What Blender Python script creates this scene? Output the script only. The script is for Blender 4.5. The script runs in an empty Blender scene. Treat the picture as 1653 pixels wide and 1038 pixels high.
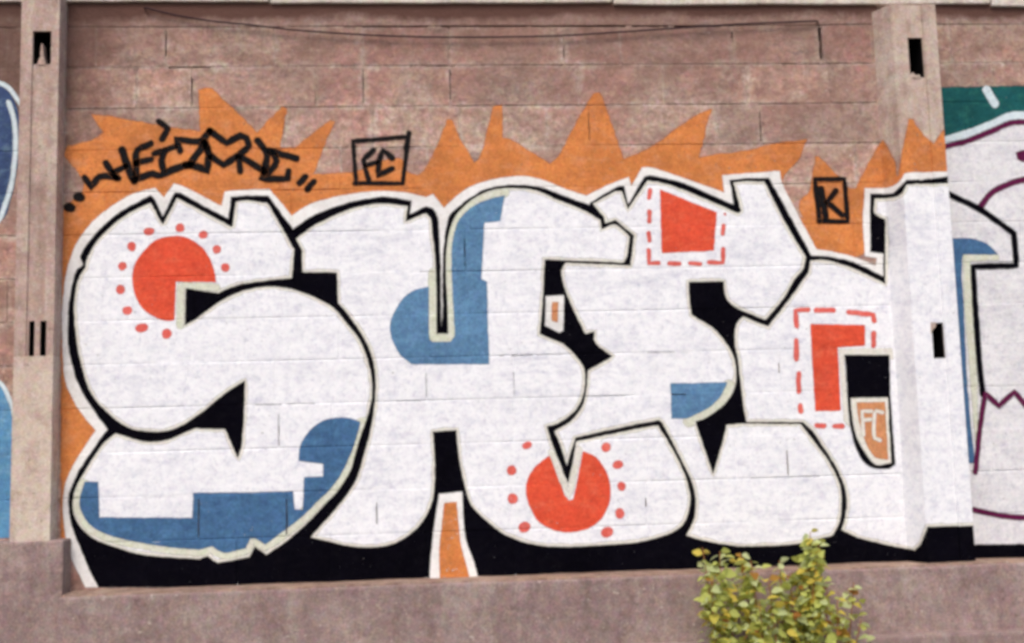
import bpy, bmesh, math, random
import numpy as np
from mathutils import Vector, Matrix, noise
from mathutils.geometry import delaunay_2d_cdt
random.seed(7)
C = bpy.context.scene.collection
scene = bpy.context.scene

# ------------------------------------------------------------------ camera
F_PX = 1782.0
CAM = Vector((1.73489963, -5.13055448, 0.59499312))
PITCH, ROLL, YAW = 1.68257028, -0.02758594, -0.06493148
ROT = Matrix.Rotation(YAW, 3, 'Z') @ Matrix.Rotation(PITCH, 3, 'X') @ Matrix.Rotation(ROLL, 3, 'Z')
cd = bpy.data.cameras.new('camera')
cd.sensor_width = 36.0
cd.lens = 36.0 * F_PX / 1653.0
cd.clip_end = 500
cam = bpy.data.objects.new('camera', cd)
cam.matrix_world = Matrix.Translation(CAM) @ ROT.to_4x4()
C.objects.link(cam)
scene.camera = cam

# ------------------------------------------------------------------ light
SUN_EL, SUN_AZ = math.radians(54), math.radians(-15)     # azimuth from the wall's normal, plus = right
sd = Vector((math.sin(SUN_AZ) * math.cos(SUN_EL), -math.cos(SUN_AZ) * math.cos(SUN_EL), math.sin(SUN_EL)))
w = bpy.data.worlds.new('World'); scene.world = w; w.use_nodes = True
nt = w.node_tree
sky = nt.nodes.new('ShaderNodeTexSky'); sky.sky_type = 'NISHITA'; sky.sun_disc = False
sky.sun_elevation = SUN_EL
sky.sun_rotation = math.atan2(sd.x, sd.y)
sky.air_density = 1.0; sky.dust_density = 4.0; sky.ozone_density = 1.0
nt.links.new(sky.outputs[0], nt.nodes['Background'].inputs[0])
nt.nodes['Background'].inputs[1].default_value = 0.145
sl = bpy.data.lights.new('sun', 'SUN'); sl.energy = 1.15; sl.angle = math.radians(24); sl.color = (1, 0.955, 0.90)
so = bpy.data.objects.new('sun', sl); C.objects.link(so)
so.rotation_euler = sd.to_track_quat('Z', 'Y').to_euler()
so.location = (0, -8, 8)
scene.view_settings.view_transform = 'Standard'
scene.view_settings.look = 'None'
scene.view_settings.gamma = 1
scene.view_settings.exposure = 0.40
scene.cycles.pixel_filter_type = 'BLACKMAN_HARRIS'
scene.cycles.filter_width = 3.5

# ------------------------------------------------------------------ measuring the photograph
def on_plane(u, v, h):
    """photo pixel -> wall metres (x, z) on the plane h metres in front of the block face"""
    d = ROT @ Vector((u - 826.5, -(v - 519.0), -F_PX))
    t = (-h - CAM.y) / d.y
    q = CAM + t * d
    return q.x, q.z

POST_D = 0.10                                  # how far the posts stand out
Z0, COURSE = 0.012, 0.2
NC = 13
Z_TOP = Z0 + COURSE * NC                       # underside of the ring beam
Z_COPE = on_plane(800, 5, 0)[1]
ZB = -0.03                                     # blocks start just below the plinth's top
XC = 3.893                                     # bay meets the splayed flank of the right-hand post
XF = 0.5 * (on_plane(1441, 100, POST_D)[0] + on_plane(1497, 850, POST_D)[0])
XR = 0.5 * (on_plane(1511, 60, POST_D)[0] + on_plane(1573, 850, POST_D)[0])
GR0, GR1 = on_plane(1495, 460, POST_D)[0], on_plane(1520, 460, POST_D)[0]
LX0 = on_plane(26, 400, POST_D)[0]
LX1 = on_plane(89, 400, POST_D)[0]
LG0, LG1 = on_plane(45, 400, POST_D)[0], on_plane(74, 400, POST_D)[0]
GD = 0.008

# ------------------------------------------------------------------ materials
MATS = {}
def ramp(n, stops):
    r = n.new('ShaderNodeValToRGB')
    e = r.color_ramp.elements
    e[0].position, e[0].color = stops[0][0], (*stops[0][1], 1)
    e[1].position, e[1].color = stops[-1][0], (*stops[-1][1], 1)
    for p, c in stops[1:-1]:
        x = e.new(p); x.color = (*c, 1)
    return r
def grey(v): return (v, v, v)

class M:
    """small node-graph helper working in world position"""
    def __init__(s, name, rough=0.85):
        s.m = bpy.data.materials.new(name); s.m.use_nodes = True
        s.t = s.m.node_tree; s.n = s.t.nodes; s.b = s.n['Principled BSDF']
        s.b.inputs['Roughness'].default_value = rough
        s.b.inputs['Specular IOR Level'].default_value = 0.08
        s.g = s.n.new('ShaderNodeNewGeometry')
        MATS[name] = s.m
    def L(s, a, b): s.t.links.new(a, b)
    def pos(s, scale=(1, 1, 1), off=(0, 0, 0)):
        mp = s.n.new('ShaderNodeMapping'); s.L(s.g.outputs['Position'], mp.inputs[0])
        mp.inputs['Scale'].default_value = scale; mp.inputs['Location'].default_value = off
        return mp.outputs[0]
    def noise(s, sc, det=4, rough=0.6, vec=None, dist=0.0):
        x = s.n.new('ShaderNodeTexNoise'); x.inputs['Scale'].default_value = sc
        x.inputs['Detail'].default_value = det; x.inputs['Roughness'].default_value = rough
        x.inputs['Distortion'].default_value = dist
        s.L(vec or s.pos(), x.inputs['Vector'])
        return x.outputs['Fac']
    def grain(s, c, sc, amt):
        """mineral grain: small differences of hue as well as tone"""
        x = s.n.new('ShaderNodeTexNoise'); x.inputs['Scale'].default_value = sc; x.inputs['Detail'].default_value = 3
        x.inputs['Roughness'].default_value = .75
        s.L(s.pos((1, 1, 1), (sc * .1, 3, 5)), x.inputs['Vector'])
        bc = s.n.new('ShaderNodeBrightContrast'); bc.inputs['Contrast'].default_value = 1.1
        s.L(x.outputs['Color'], bc.inputs['Color'])
        hs = s.n.new('ShaderNodeHueSaturation'); hs.inputs['Saturation'].default_value = .55
        s.L(bc.outputs[0], hs.inputs['Color'])
        return s.mix(amt, c, hs.outputs[0], 'OVERLAY')
    def rmp(s, f, *stops):
        r = ramp(s.n, stops); s.L(f, r.inputs[0]); return r.outputs[0]
    def mix(s, f, a, b, mode='MIX'):
        x = s.n.new('ShaderNodeMix'); x.data_type = 'RGBA'; x.blend_type = mode
        for k, v in ((0, f), (6, a), (7, b)):
            if isinstance(v, (int, float)): x.inputs[k].default_value = v
            elif isinstance(v, tuple): x.inputs[k].default_value = (*v, 1)
            else: s.L(v, x.inputs[k])
        return x.outputs[2]
    def mth(s, op, a, b=None):
        x = s.n.new('ShaderNodeMath'); x.operation = op
        for k, v in ((0, a), (1, b)):
            if v is None: continue
            if isinstance(v, (int, float)): x.inputs[k].default_value = v
            else: s.L(v, x.inputs[k])
        return x.outputs[0]
    def xyz(s):
        x = s.n.new('ShaderNodeSeparateXYZ'); s.L(s.g.outputs['Position'], x.inputs[0]); return x.outputs
    def rng(s, v, a, b, c=0, d=1):
        x = s.n.new('ShaderNodeMapRange'); s.L(v, x.inputs[0])
        for k, q in zip((1, 2, 3, 4), (a, b, c, d)): x.inputs[k].default_value = q
        return x.outputs[0]
    def rand(s):
        return s.n.new('ShaderNodeObjectInfo').outputs['Random']
    def bump(s, f, st, dist):
        x = s.n.new('ShaderNodeBump'); x.inputs['Strength'].default_value = st; x.inputs['Distance'].default_value = dist
        s.L(f, x.inputs['Height'])
        if getattr(s, 'last', None): s.L(s.last, x.inputs['Normal'])
        s.last = x.outputs[0]
        s.L(s.last, s.b.inputs['Normal'])
    def col(s, c): s.L(c, s.b.inputs['Base Color'])
    def alpha(s, f): s.L(f, s.b.inputs['Alpha'])

def wall_material(name, pink, grey_, dark, light, per_piece=0.5, top_dirt_vignette=True, smear=False):
    a = M(name, 0.92)
    c = a.mix(a.rmp(a.noise(2.6, 5, .62), (.40, grey(0)), (.60, grey(1))), pink, grey_)
    # smears of light mortar and lime
    c = a.mix(a.rmp(a.noise(7, 6, .7, dist=.6), (.54, grey(0)), (.68, grey(.75))), c, light)
    if smear:
        # mortar smeared over the arrises when the blocks were pointed
        at_ = a.n.new('ShaderNodeAttribute'); at_.attribute_name = 'edge'
        k = a.mth('ADD', a.mth('MULTIPLY', at_.outputs['Fac'], .20), a.noise(4.5, 7, .74, a.pos((1, 1, 1), (2, 4, 11)), .5))
        c = a.mix(a.rng(k, .60, .74, 0, .9), c, (.62, .505, .43))
    # rusty brown and bluish soot blotches
    c = a.mix(a.rmp(a.noise(5.2, 5, .65, a.pos((1, 1, 1.5), (3, 1, 7))), (.50, grey(0)), (.70, grey(.62))), c, dark)
    c = a.mix(a.rmp(a.noise(22, 5, .75, a.pos((1, 1, 1), (2, 6, 4)), .5), (.50, grey(0)), (.66, grey(.45))), c, dark)
    c = a.mix(a.rmp(a.noise(26, 5, .75, a.pos((1, 1, 1), (9, 2, 8)), .5), (.54, grey(0)), (.68, grey(.45))), c, light)
    c = a.mix(a.rmp(a.noise(3.4, 6, .7, a.pos((1, 1, 2.4), (8, 4, 1))), (.60, grey(0)), (.70, grey(.6))), c, (.085, .088, .11))
    if per_piece:
        c = a.mix(per_piece, c, a.rmp(a.rand(), (0, (.30, .27, .28)), (.5, (.48, .46, .45)), (1, (.68, .62, .58))), 'OVERLAY')
    # grain and pitting
    f = a.noise(64, 4, .8)
    c = a.mix(.70, c, a.rmp(f, (.30, grey(.22)), (.52, grey(.5)), (.74, grey(.78))), 'OVERLAY')
    c = a.grain(c, 30, .26)
    c = a.mix(a.rmp(a.noise(11, 6, .74, a.pos((1, 1, 1.2), (31, 2, 7)), .6), (.48, grey(0)), (.62, grey(.55))), c, (.23, .135, .112))
    c = a.mix(a.rmp(a.noise(1.5, 6, .72, a.pos((1, 1, 1.5), (12, 5, 3)), .7), (.46, grey(0)), (.62, grey(.5))), c, (.27, .155, .122))
    sp = a.noise(48, 2, .5)
    c = a.mix(a.rmp(sp, (.70, grey(0)), (.76, grey(.7))), c, (.62, .55, .49))
    c = a.mix(a.rmp(a.noise(40, 3, .6, a.pos((1, 1, 1), (5, 5, 5))), (.66, grey(0)), (.73, grey(.6))), c, (.07, .045, .04))
    if top_dirt_vignette:
        # run-off dirt and moss clinging under the coping; painted vignette below; darker left-hand corner
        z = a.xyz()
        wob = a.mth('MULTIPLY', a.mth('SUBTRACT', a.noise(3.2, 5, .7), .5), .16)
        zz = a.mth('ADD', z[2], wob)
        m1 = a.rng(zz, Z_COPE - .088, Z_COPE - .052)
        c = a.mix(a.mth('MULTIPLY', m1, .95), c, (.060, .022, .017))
        m0 = a.mth('MULTIPLY', a.rng(a.mth('ADD', zz, a.mth('MULTIPLY', a.noise(2.1, 6, .75), .5)), 2.45, 2.95), .45)
        c = a.mix(m0, c, (.17, .095, .075))  # brown of the upper courses deepened to imitate lens vignetting
        xx = a.mth('ADD', z[0], a.mth('MULTIPLY', a.mth('SUBTRACT', a.noise(4.5, 6, .75), .5), .55))
        m2 = a.mth('MULTIPLY', a.rng(xx, .34, .08), a.rng(zz, 1.75, 2.3))
        c = a.mix(a.mth('MULTIPLY', m2, .72), c, (.10, .055, .045))
    a.col(c)
    a.bump(a.noise(60, 5, .7), .8, .007)
    a.bump(a.noise(14, 4, .6), .5, .014)
    return a.m

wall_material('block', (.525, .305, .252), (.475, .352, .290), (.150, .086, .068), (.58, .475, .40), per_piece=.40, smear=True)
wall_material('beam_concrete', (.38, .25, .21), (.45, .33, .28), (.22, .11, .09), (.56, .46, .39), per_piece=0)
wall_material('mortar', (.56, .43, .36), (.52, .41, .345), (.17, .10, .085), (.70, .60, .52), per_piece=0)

def concrete(name, base, alt, dark, streak=.5, warm=(.50, .40, .31), big=0):
    a = M(name, .9)
    c = a.mix(a.rmp(a.noise(2.2, 5, .6), (.35, grey(0)), (.66, grey(1))), base, alt)
    c = a.mix(a.rmp(a.noise(2.0, 5, .65, a.pos((5, 5, .7), (2, 0, 4))), (.50, grey(0)), (.70, grey(streak))), c, dark)
    c = a.mix(a.rmp(a.noise(2.6, 4, .65, a.pos((4, 4, .6), (9, 0, 1))), (.54, grey(0)), (.68, grey(.55))), c, warm)
    if big:
        c = a.mix(a.rmp(a.noise(1.1, 6, .7, a.pos((1, 1, .8), (4.3, 2, 1.2)), .6), (.47, grey(0)), (.60, grey(big))), c, warm)
        c = a.mix(a.rmp(a.noise(1.5, 6, .75, a.pos((1, 1, 1), (14, 3, 9)), .6), (.54, grey(0)), (.66, grey(big * .8))), c, dark)
    c = a.mix(a.rmp(a.noise(9, 6, .7, dist=.4), (.48, grey(0)), (.66, grey(.6))), c, dark)
    c = a.mix(a.rmp(a.noise(24, 5, .75, a.pos((1, 1, 1), (3, 2, 8)), .5), (.52, grey(0)), (.68, grey(.4))), c, warm)
    c = a.mix(.7, c, a.rmp(a.noise(130, 3, .7), (.30, grey(.25)), (.52, grey(.5)), (.74, grey(.76))), 'OVERLAY')
    c = a.grain(c, 30, .20)
    c = a.mix(a.rmp(a.noise(42, 2, .5), (.70, grey(0)), (.76, grey(.6))), c, (.60, .52, .46))
    c = a.mix(a.rmp(a.noise(36, 3, .6, a.pos((1, 1, 1), (7, 5, 5))), (.66, grey(0)), (.74, grey(.6))), c, (.09, .06, .05))
    a.col(c)
    a.bump(a.noise(55, 5, .7), .5, .005)
    a.bump(a.noise(8, 4, .6), .3, .012)
    return a.m
concrete('post_concrete', (.48, .355, .295), (.44, .305, .265), (.27, .175, .145), .7, (.62, .54, .45), big=.5)
concrete('plinth_concrete', (.300, .212, .196), (.270, .190, .178), (.185, .125, .114), .6, (.42, .335, .295), big=.6)
concrete('post_pale_concrete', (.60, .49, .405), (.54, .42, .35), (.36, .25, .205), .5, (.68, .60, .50), big=.5)
concrete('coping_concrete', (.64, .57, .50), (.56, .49, .43), (.42, .36, .31), .4, (.80, .74, .66))
concrete('ground_dirt', (.16, .14, .115), (.12, .105, .09), (.06, .05, .045), .4, (.2, .17, .14))

def plain(name, col, rough=.8):
    a = M(name, rough)
    a.col(a.mix(a.noise(30, 3, .6), tuple(x * .75 for x in col), tuple(x * 1.2 for x in col)))
    return a.m
plain('void', (.006, .005, .006))
plain('wire', (.035, .018, .022), .6)
plain('rust', (.20, .14, .10), .8)

def paint(name, col, var=.12, dirt=.25, wear=.0, dirt_col=None, rough=.7, mottled=None, thin=0, brush=0):
    """brushed / sprayed wall paint: patchy cover, scuffs, pores through which the block shows"""
    a = M(name, rough)
    lo = tuple(max(0, x * (1 - var)) for x in col); hi = tuple(min(1, x * (1 + var)) for x in col)
    c = a.mix(a.rmp(a.noise(4.5, 6, .68), (.32, grey(0)), (.68, grey(1))), lo, hi)
    if mottled:
        c = a.mix(a.rmp(a.noise(11, 5, .7, a.pos((1, 1, 1.6), (4, 2, 6))), (.50, grey(0)), (.68, grey(.8))), c, mottled)
    if dirt:
        dc = dirt_col or tuple(x * .55 for x in col)
        c = a.mix(a.rmp(a.noise(17, 6, .74, a.pos((1, 1, 1.3), (1, 2, 3)), .5), (.50, grey(0)), (.68, grey(dirt))), c, dc)
        c = a.mix(a.rmp(a.noise(33, 6, .78, a.pos((1, 1, 1.2), (6, 8, 3)), .7), (.53, grey(0)), (.70, grey(dirt))), c, dc)
        c = a.mix(a.rmp(a.noise(52, 4, .7), (.55, grey(0)), (.72, grey(dirt * 1.2))), c, dc)
    c = a.grain(c, 34, .14)
    if brush:
        # roller and brush passes, heavier in some places than in others
        pm = a.rmp(a.noise(1.9, 4, .6, a.pos((1, 1, 1.4), (3, 8, 1))), (.40, grey(.12)), (.62, grey(1)))
        b1 = a.rmp(a.noise(8, 6, .74, a.pos((.6, 1, 2.2), (5, 1, 2)), 1.2), (.49, grey(0)), (.64, grey(brush)))
        b2 = a.rmp(a.noise(19, 6, .78, a.pos((1.3, 1, .8), (1, 7, 2)), 1.0), (.52, grey(0)), (.70, grey(brush)))
        c = a.mix(a.mth('MULTIPLY', pm, b1), c, dirt_col or lo)
        c = a.mix(a.mth('MULTIPLY', a.mth('SUBTRACT', 1.15, pm), b2), c, dirt_col or lo)
    c = a.mix(.55, c, a.rmp(a.noise(75, 3, .78), (.3, grey(.28)), (.7, grey(.72))), 'OVERLAY')
    a.col(c)
    at_ = a.n.new('ShaderNodeAttribute'); at_.attribute_name = 'cover'
    fz = a.mth('MULTIPLY', a.mth('SUBTRACT', a.noise(210, 2, .6), .5), .9)
    keep = a.rng(a.mth('ADD', at_.outputs['Fac'], fz), .22, .78)
    if wear:
        f = a.rmp(a.noise(62, 4, .62, a.pos((1, 1, 1), (11, 3, 9))), (.70 - wear * .1, grey(1)), (.735 - wear * .1, grey(.1)))
        g = a.rmp(a.noise(6, 3, .6, a.pos((1, 1, 1), (1, 9, 2))), (.42, grey(.0)), (.6, grey(1)))
        keep = a.mth('MULTIPLY', keep, a.mth('MAXIMUM', f, a.mth('SUBTRACT', 1.0, g)))
    if thin:
        # thin patches where the last coat barely covers the wall
        tf = a.rmp(a.noise(3.6, 6, .72, a.pos((1, 1, 1), (21, 3, 5)), .4), (.50, grey(1)), (.72, grey(1 - thin)))
        keep = a.mth('MULTIPLY', keep, tf)
    a.alpha(keep)
    a.bump(a.noise(60, 5, .7), .30, .004)
    a.bump(a.noise(14, 4, .6), .28, .009)
    return a.m
paint('paint_white', (.86, .86, .875), .04, .48, .25, (.46, .46, .56), mottled=(.76, .76, .80), brush=.42)
paint('paint_halo', (.83, .815, .79), .06, .26, .2, (.52, .48, .44), brush=.2, thin=.25)
paint('paint_cream', (.70, .675, .60), .07, .18, .2)
paint('paint_pale_cream', (.62, .63, .51), .07, .2, .2)
paint('paint_black', (.0022, .0019, .0042), .3, .3, .12, (.009, .008, .011), .9)
MATS['paint_black'].node_tree.nodes['Principled BSDF'].inputs['Specular IOR Level'].default_value = .02
paint('paint_orange', (.63, .218, .064), .22, .45, .7, (.38, .120, .040), mottled=(.62, .27, .13), brush=.35, thin=.32)
paint('paint_tan', (.55, .24, .11), .12, .3, .3, (.42, .15, .06))
paint('paint_red', (.70, .086, .040), .15, .42, .3, (.42, .042, .025), mottled=(.72, .14, .075), brush=.3, thin=.14)
paint('paint_pink_red', (.66, .115, .090), .12, .25, .2, (.76, .32, .28))
paint('paint_blue', (.060, .140, .265), .18, .4, .3, (.030, .075, .19), mottled=(.085, .20, .36), brush=.35, thin=.12)
paint('paint_light_blue', (.105, .220, .36), .16, .4, .3, (.045, .11, .24), mottled=(.15, .30, .48), brush=.35, thin=.12)
paint('paint_navy', (.045, .075, .17), .3, .4, .2, (.03, .05, .10), mottled=(.14, .22, .30))
paint('paint_sky_blue', (.10, .26, .44), .2, .4, .2, (.06, .12, .26), mottled=(.20, .38, .50))
paint('paint_pale', (.60, .69, .72), .1, .3, .3, (.35, .42, .50))
paint('paint_teal', (.010, .085, .088), .25, .5, .2, (.005, .040, .05), mottled=(.025, .14, .115))
paint('paint_purple', (.105, .010, .050), .2, .3, .15, (.05, .008, .04))
paint('paint_tag', (.0045, .004, .005), .3, .4, .4, (.024, .018, .017), .65, thin=.12)
paint('paint_grey_white', (.75, .74, .745), .10, .5, .3, (.42, .41, .47), mottled=(.58, .57, .62), brush=.4)

# ------------------------------------------------------------------ object helpers
def link(o, parent=None, label=None, cat=None, group=None, kind=None):
    C.objects.link(o)
    if parent: o.parent = parent
    if label: o['label'] = label
    if cat: o['category'] = cat
    if group: o['group'] = group
    if kind: o['kind'] = kind
    return o
def mesh_obj(name, verts, faces, mat, parent=None, smooth=False, **kw):
    me = bpy.data.meshes.new(name)
    me.from_pydata(verts, [], faces); me.update()
    if isinstance(mat, str): mat = MATS[mat]
    me.materials.append(mat)
    if smooth:
        for p in me.polygons: p.use_smooth = True
    return link(bpy.data.objects.new(name, me), parent, **kw)
def empty(name, loc=(0, 0, 0), **kw):
    o = bpy.data.objects.new(name, None); o.location = (0, 0, 0); o.empty_display_size = .1
    return link(o, **kw)
def box(name, x0, x1, y0, y1, z0, z1, mat, parent=None, bevel=.006, rough=0.0, seg=0.12, **kw):
    """a weathered box: subdivided, edges knocked about"""
    bm = bmesh.new()
    bmesh.ops.create_cube(bm, size=1)
    bmesh.ops.scale(bm, vec=(x1 - x0, y1 - y0, z1 - z0), verts=bm.verts)
    bmesh.ops.translate(bm, vec=((x0 + x1) / 2, (y0 + y1) / 2, (z0 + z1) / 2), verts=bm.verts)
    if bevel: bmesh.ops.bevel(bm, geom=list(bm.edges), offset=bevel, segments=2, affect='EDGES', profile=.6)
    if rough:
        n = int((x1 - x0) / seg)
        for i in range(1, n):
            bmesh.ops.bisect_plane(bm, geom=bm.verts[:] + bm.edges[:] + bm.faces[:], plane_co=(x0 + (x1 - x0) * i / n, 0, 0), plane_no=(1, 0, 0))
        for v in bm.verts:
            v.co += Vector((0, noise.noise(v.co * 3.1) + .6 * noise.noise(v.co * 11), noise.noise(v.co * 3.7 + Vector((5, 3, 1))) + .6 * noise.noise(v.co * 13))) * rough
    me = bpy.data.meshes.new(name); bm.to_mesh(me); bm.free()
    me.materials.append(MATS[mat])
    return link(bpy.data.objects.new(name, me), parent, **kw)

# ------------------------------------------------------------------ ground and far field
mesh_obj('ground', [(-60, -60, -.80), (60, -60, -.80), (60, 40, -.80), (-60, 40, -.80)], [(0, 1, 2, 3)], 'ground_dirt', kind='structure')

# ------------------------------------------------------------------ masonry layout
BL = 0.415                                     # block length
# photo x of one upright joint in each course (bottom course first) - running bond as laid
PHASE = {0: 535, 1: 675, 2: 608, 3: 536, 4: 592, 5: 547, 6: 605, 7: 535, 8: 612, 9: 548, 10: 600, 11: 655, 12: 586, 13: 515}
def course_v(k): return 944 - 71 * (k + .5) if k < 7 else 515 - 66 * (k - 7 + .5)
JOINTS = {}
rj = random.Random(3)
for k in range(NC):
    z = Z0 + COURSE * (k + .5)
    x = on_plane(PHASE[k], course_v(k), 0)[0]
    x -= BL * math.ceil((x + 2.2) / BL)
    js = []
    while x < 6.6:
        js.append(x + rj.uniform(-.012, .012)); x += BL
    JOINTS[k] = js
UPRIGHT = [(268, 50, 90, .0063), (310, 125, 170, .0063), (1323, 42, 95, .017), (1226, 178, 228, .0063), (608, 811, 846, .0063),
           (463, 806, 868, .0063), (321, 806, 872, .0063), (1270, 727, 786, .0063), (1042, 797, 818, .0063),
           (750, 385, 430, .0063), (450, 668, 722, .005), (1257, 586, 602, .0063), (586, 112, 166, .005), (726, 112, 160, .005), (950, 180, 226, .006), (910, 76, 92, .0063), (1181, 40, 62, .0063), (688, 602, 640, .004), (829, 600, 645, .003)]
GAPS = []                                      # open joints where the mortar has gone: x0, x1, z0, z1
for (u, v0, v1, wd) in UPRIGHT:                # the upright joints stand where the photograph shows them
    x, za = on_plane(u, v0, 0); _, zb = on_plane(u, v1, 0)
    k = min(max(int(((za + zb) / 2 - Z0) // COURSE), 0), NC - 1)
    i = min(range(len(JOINTS[k])), key=lambda q: abs(JOINTS[k][q] - x))
    JOINTS[k][i] = x
    za = min(za, Z0 + COURSE * (k + 1) - .010); zb = max(zb, Z0 + COURSE * k + .010)
    GAPS.append((x - wd / 2, x + wd / 2, zb, za))
BOFF = {}
def boff(k, i):
    if (k, i) not in BOFF: BOFF[(k, i)] = random.Random(k * 97 + i * 13).uniform(-.0011, .0011)
    return BOFF[(k, i)]
JA, JB, JD = .0032, .0056, -.0030              # joint half width, bevel start, joint depth
STEP = .08
def openness(x, z):
    n = .50 + 1.0 * noise.noise(Vector((x * 2.3, z * 3.3, 2.2))) + .55 * noise.noise(Vector((x * 9.1, z * 9.7, 5.1)))
    return min(max(n, .04), 1.5)
def joint_lines(x0, x1, z0, z1, offs, add):
    """feeds add(points) with the arrises of all joints inside a rectangle, sampled every STEP"""
    xs_ = [x0] + [STEP * i for i in range(math.ceil(x0 / STEP), math.floor(x1 / STEP) + 1)] + [x1]
    for k in range(NC + 1):
        zj = Z0 + COURSE * k
        for o in offs:
            if k and z0 < zj + o < z1: add([(x, zj + o) for x in xs_])
        if k == NC: break
        a, b = max(zj + JA, z0), min(zj + COURSE - JA, z1)
        if a >= b: continue
        zs_ = [a] + [STEP * i for i in range(math.ceil(a / STEP), math.floor(b / STEP) + 1)] + [b]
        for j in JOINTS[k]:
            for o in offs:
                if x0 < j + o < x1: add([(j + o, z) for z in zs_])
def smooth01(d): return 0 if d <= JA else 1 if d >= JB else (d - JA) / (JB - JA)
import bisect
def relief(x, z):
    """height of the wall's face in front of the nominal block plane"""
    if XC - 1e-5 < x <= XR + 1e-6:
        if x < XC + 1e-5: return 0.0
        if x < XF: return POST_D * (x - XC) / (XF - XC)
        if GR0 < x < GR1: return POST_D - GD * min(1, (x - GR0) / .004, (GR1 - x) / .004)
        return POST_D
    k = int((z - Z0) // COURSE)
    kk = min(max(k, 0), NC - 1)
    dz = min(abs(z - Z0 - COURSE * max(k, 1)), abs(z - Z0 - COURSE * max(k + 1, 1)))
    js = JOINTS[kk]
    i = bisect.bisect(js, x)
    dx = min(abs(x - js[max(i - 1, 0)]), abs(x - js[min(i, len(js) - 1)]))
    g = min(smooth01(dz), smooth01(dx))
    return boff(kk, i) * g + JD * openness(x, z) * (1 - g)

for (u0, u1, v, wd) in [(272, 340, 96, .009), (556, 690, 42, .016), (712, 850, 42, .019), (858, 1010, 42, .021), (1020, 1080, 42, .016), (1088, 1196, 42, .017), (1312, 1334, 38, .016), (1084, 1108, 650, .008), (690, 735, 107, .004),
                        (1260, 1330, 99, .004), (412, 455, 659, .004), (462, 520, 659, .004), (806, 860, 586, .004), (866, 910, 586, .003), (930, 990, 168, .004), (1100, 1196, 165, .004),
                        (1250, 1325, 793, .004), (1045, 1090, 583, .003), (940, 1010, 653, .003), (640, 680, 655, .003), (1212, 1262, 796, .003), (1225, 1290, 166, .004)]:
    x0, z = on_plane(u0, v, 0); x1, z1 = on_plane(u1, v, 0)
    zz = Z0 + COURSE * round(((z + z1) / 2 - Z0) / COURSE)
    GAPS.append((x0, x1, zz - wd / 2, zz + wd / 2))
rg = random.Random(5)
def jag(g):
    """break a straight open joint into ragged lengths of varying width"""
    x0, x1, z0, z1 = g; out = []
    lev = (x1 - x0) > (z1 - z0)
    p, end = (x0, x1) if lev else (z0, z1)
    c0, wd = ((z0 + z1) / 2, z1 - z0) if lev else ((x0 + x1) / 2, x1 - x0)
    while p < end - .004:
        q = min(end, p + rg.uniform(.012, .038))
        w2 = wd * (rg.uniform(.55, 1.0) if wd < .012 else rg.uniform(.8, 1.3)) / 2; c = c0 + rg.uniform(-.10, .10) * wd
        if rg.random() > .06 or wd > .012: out.append((p, q, c - w2, c + w2) if lev else (c - w2, c + w2, p, q))
        p = q
    return out
WIDE = [g for g in GAPS if min(g[1] - g[0], g[3] - g[2]) > .012]
GAPS = [h for g in GAPS for h in jag(g)]
def in_gap(x, z):
    for g in GAPS:
        if g[0] < x < g[1] and g[2] < z < g[3]: return True
    for s in SLOTS:
        if s[0] < x < s[1] and s[2] < z < s[3]: return True
    return False
# slots cast in the right-hand post
def slot(u0, u1, v0, v1):
    x0, z1 = on_plane(u0, v0, POST_D); x1, z0 = on_plane(u1, v1, POST_D)
    return (x0, x1, z0, z1)
SLOTS = [slot(1465, 1494, 60, 124), slot(1504, 1527, 521, 578)]
LSLOTS = [slot(53, 82, 50, 103), slot(46, 54, 518, 575), slot(64, 74, 518, 575)]

# ------------------------------------------------------------------ walls: blocks, mortar, posts, beams
def clip_cdt(points, edges):
    return delaunay_2d_cdt([Vector(p) for p in points], edges, [], 0, 1e-6)

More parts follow.
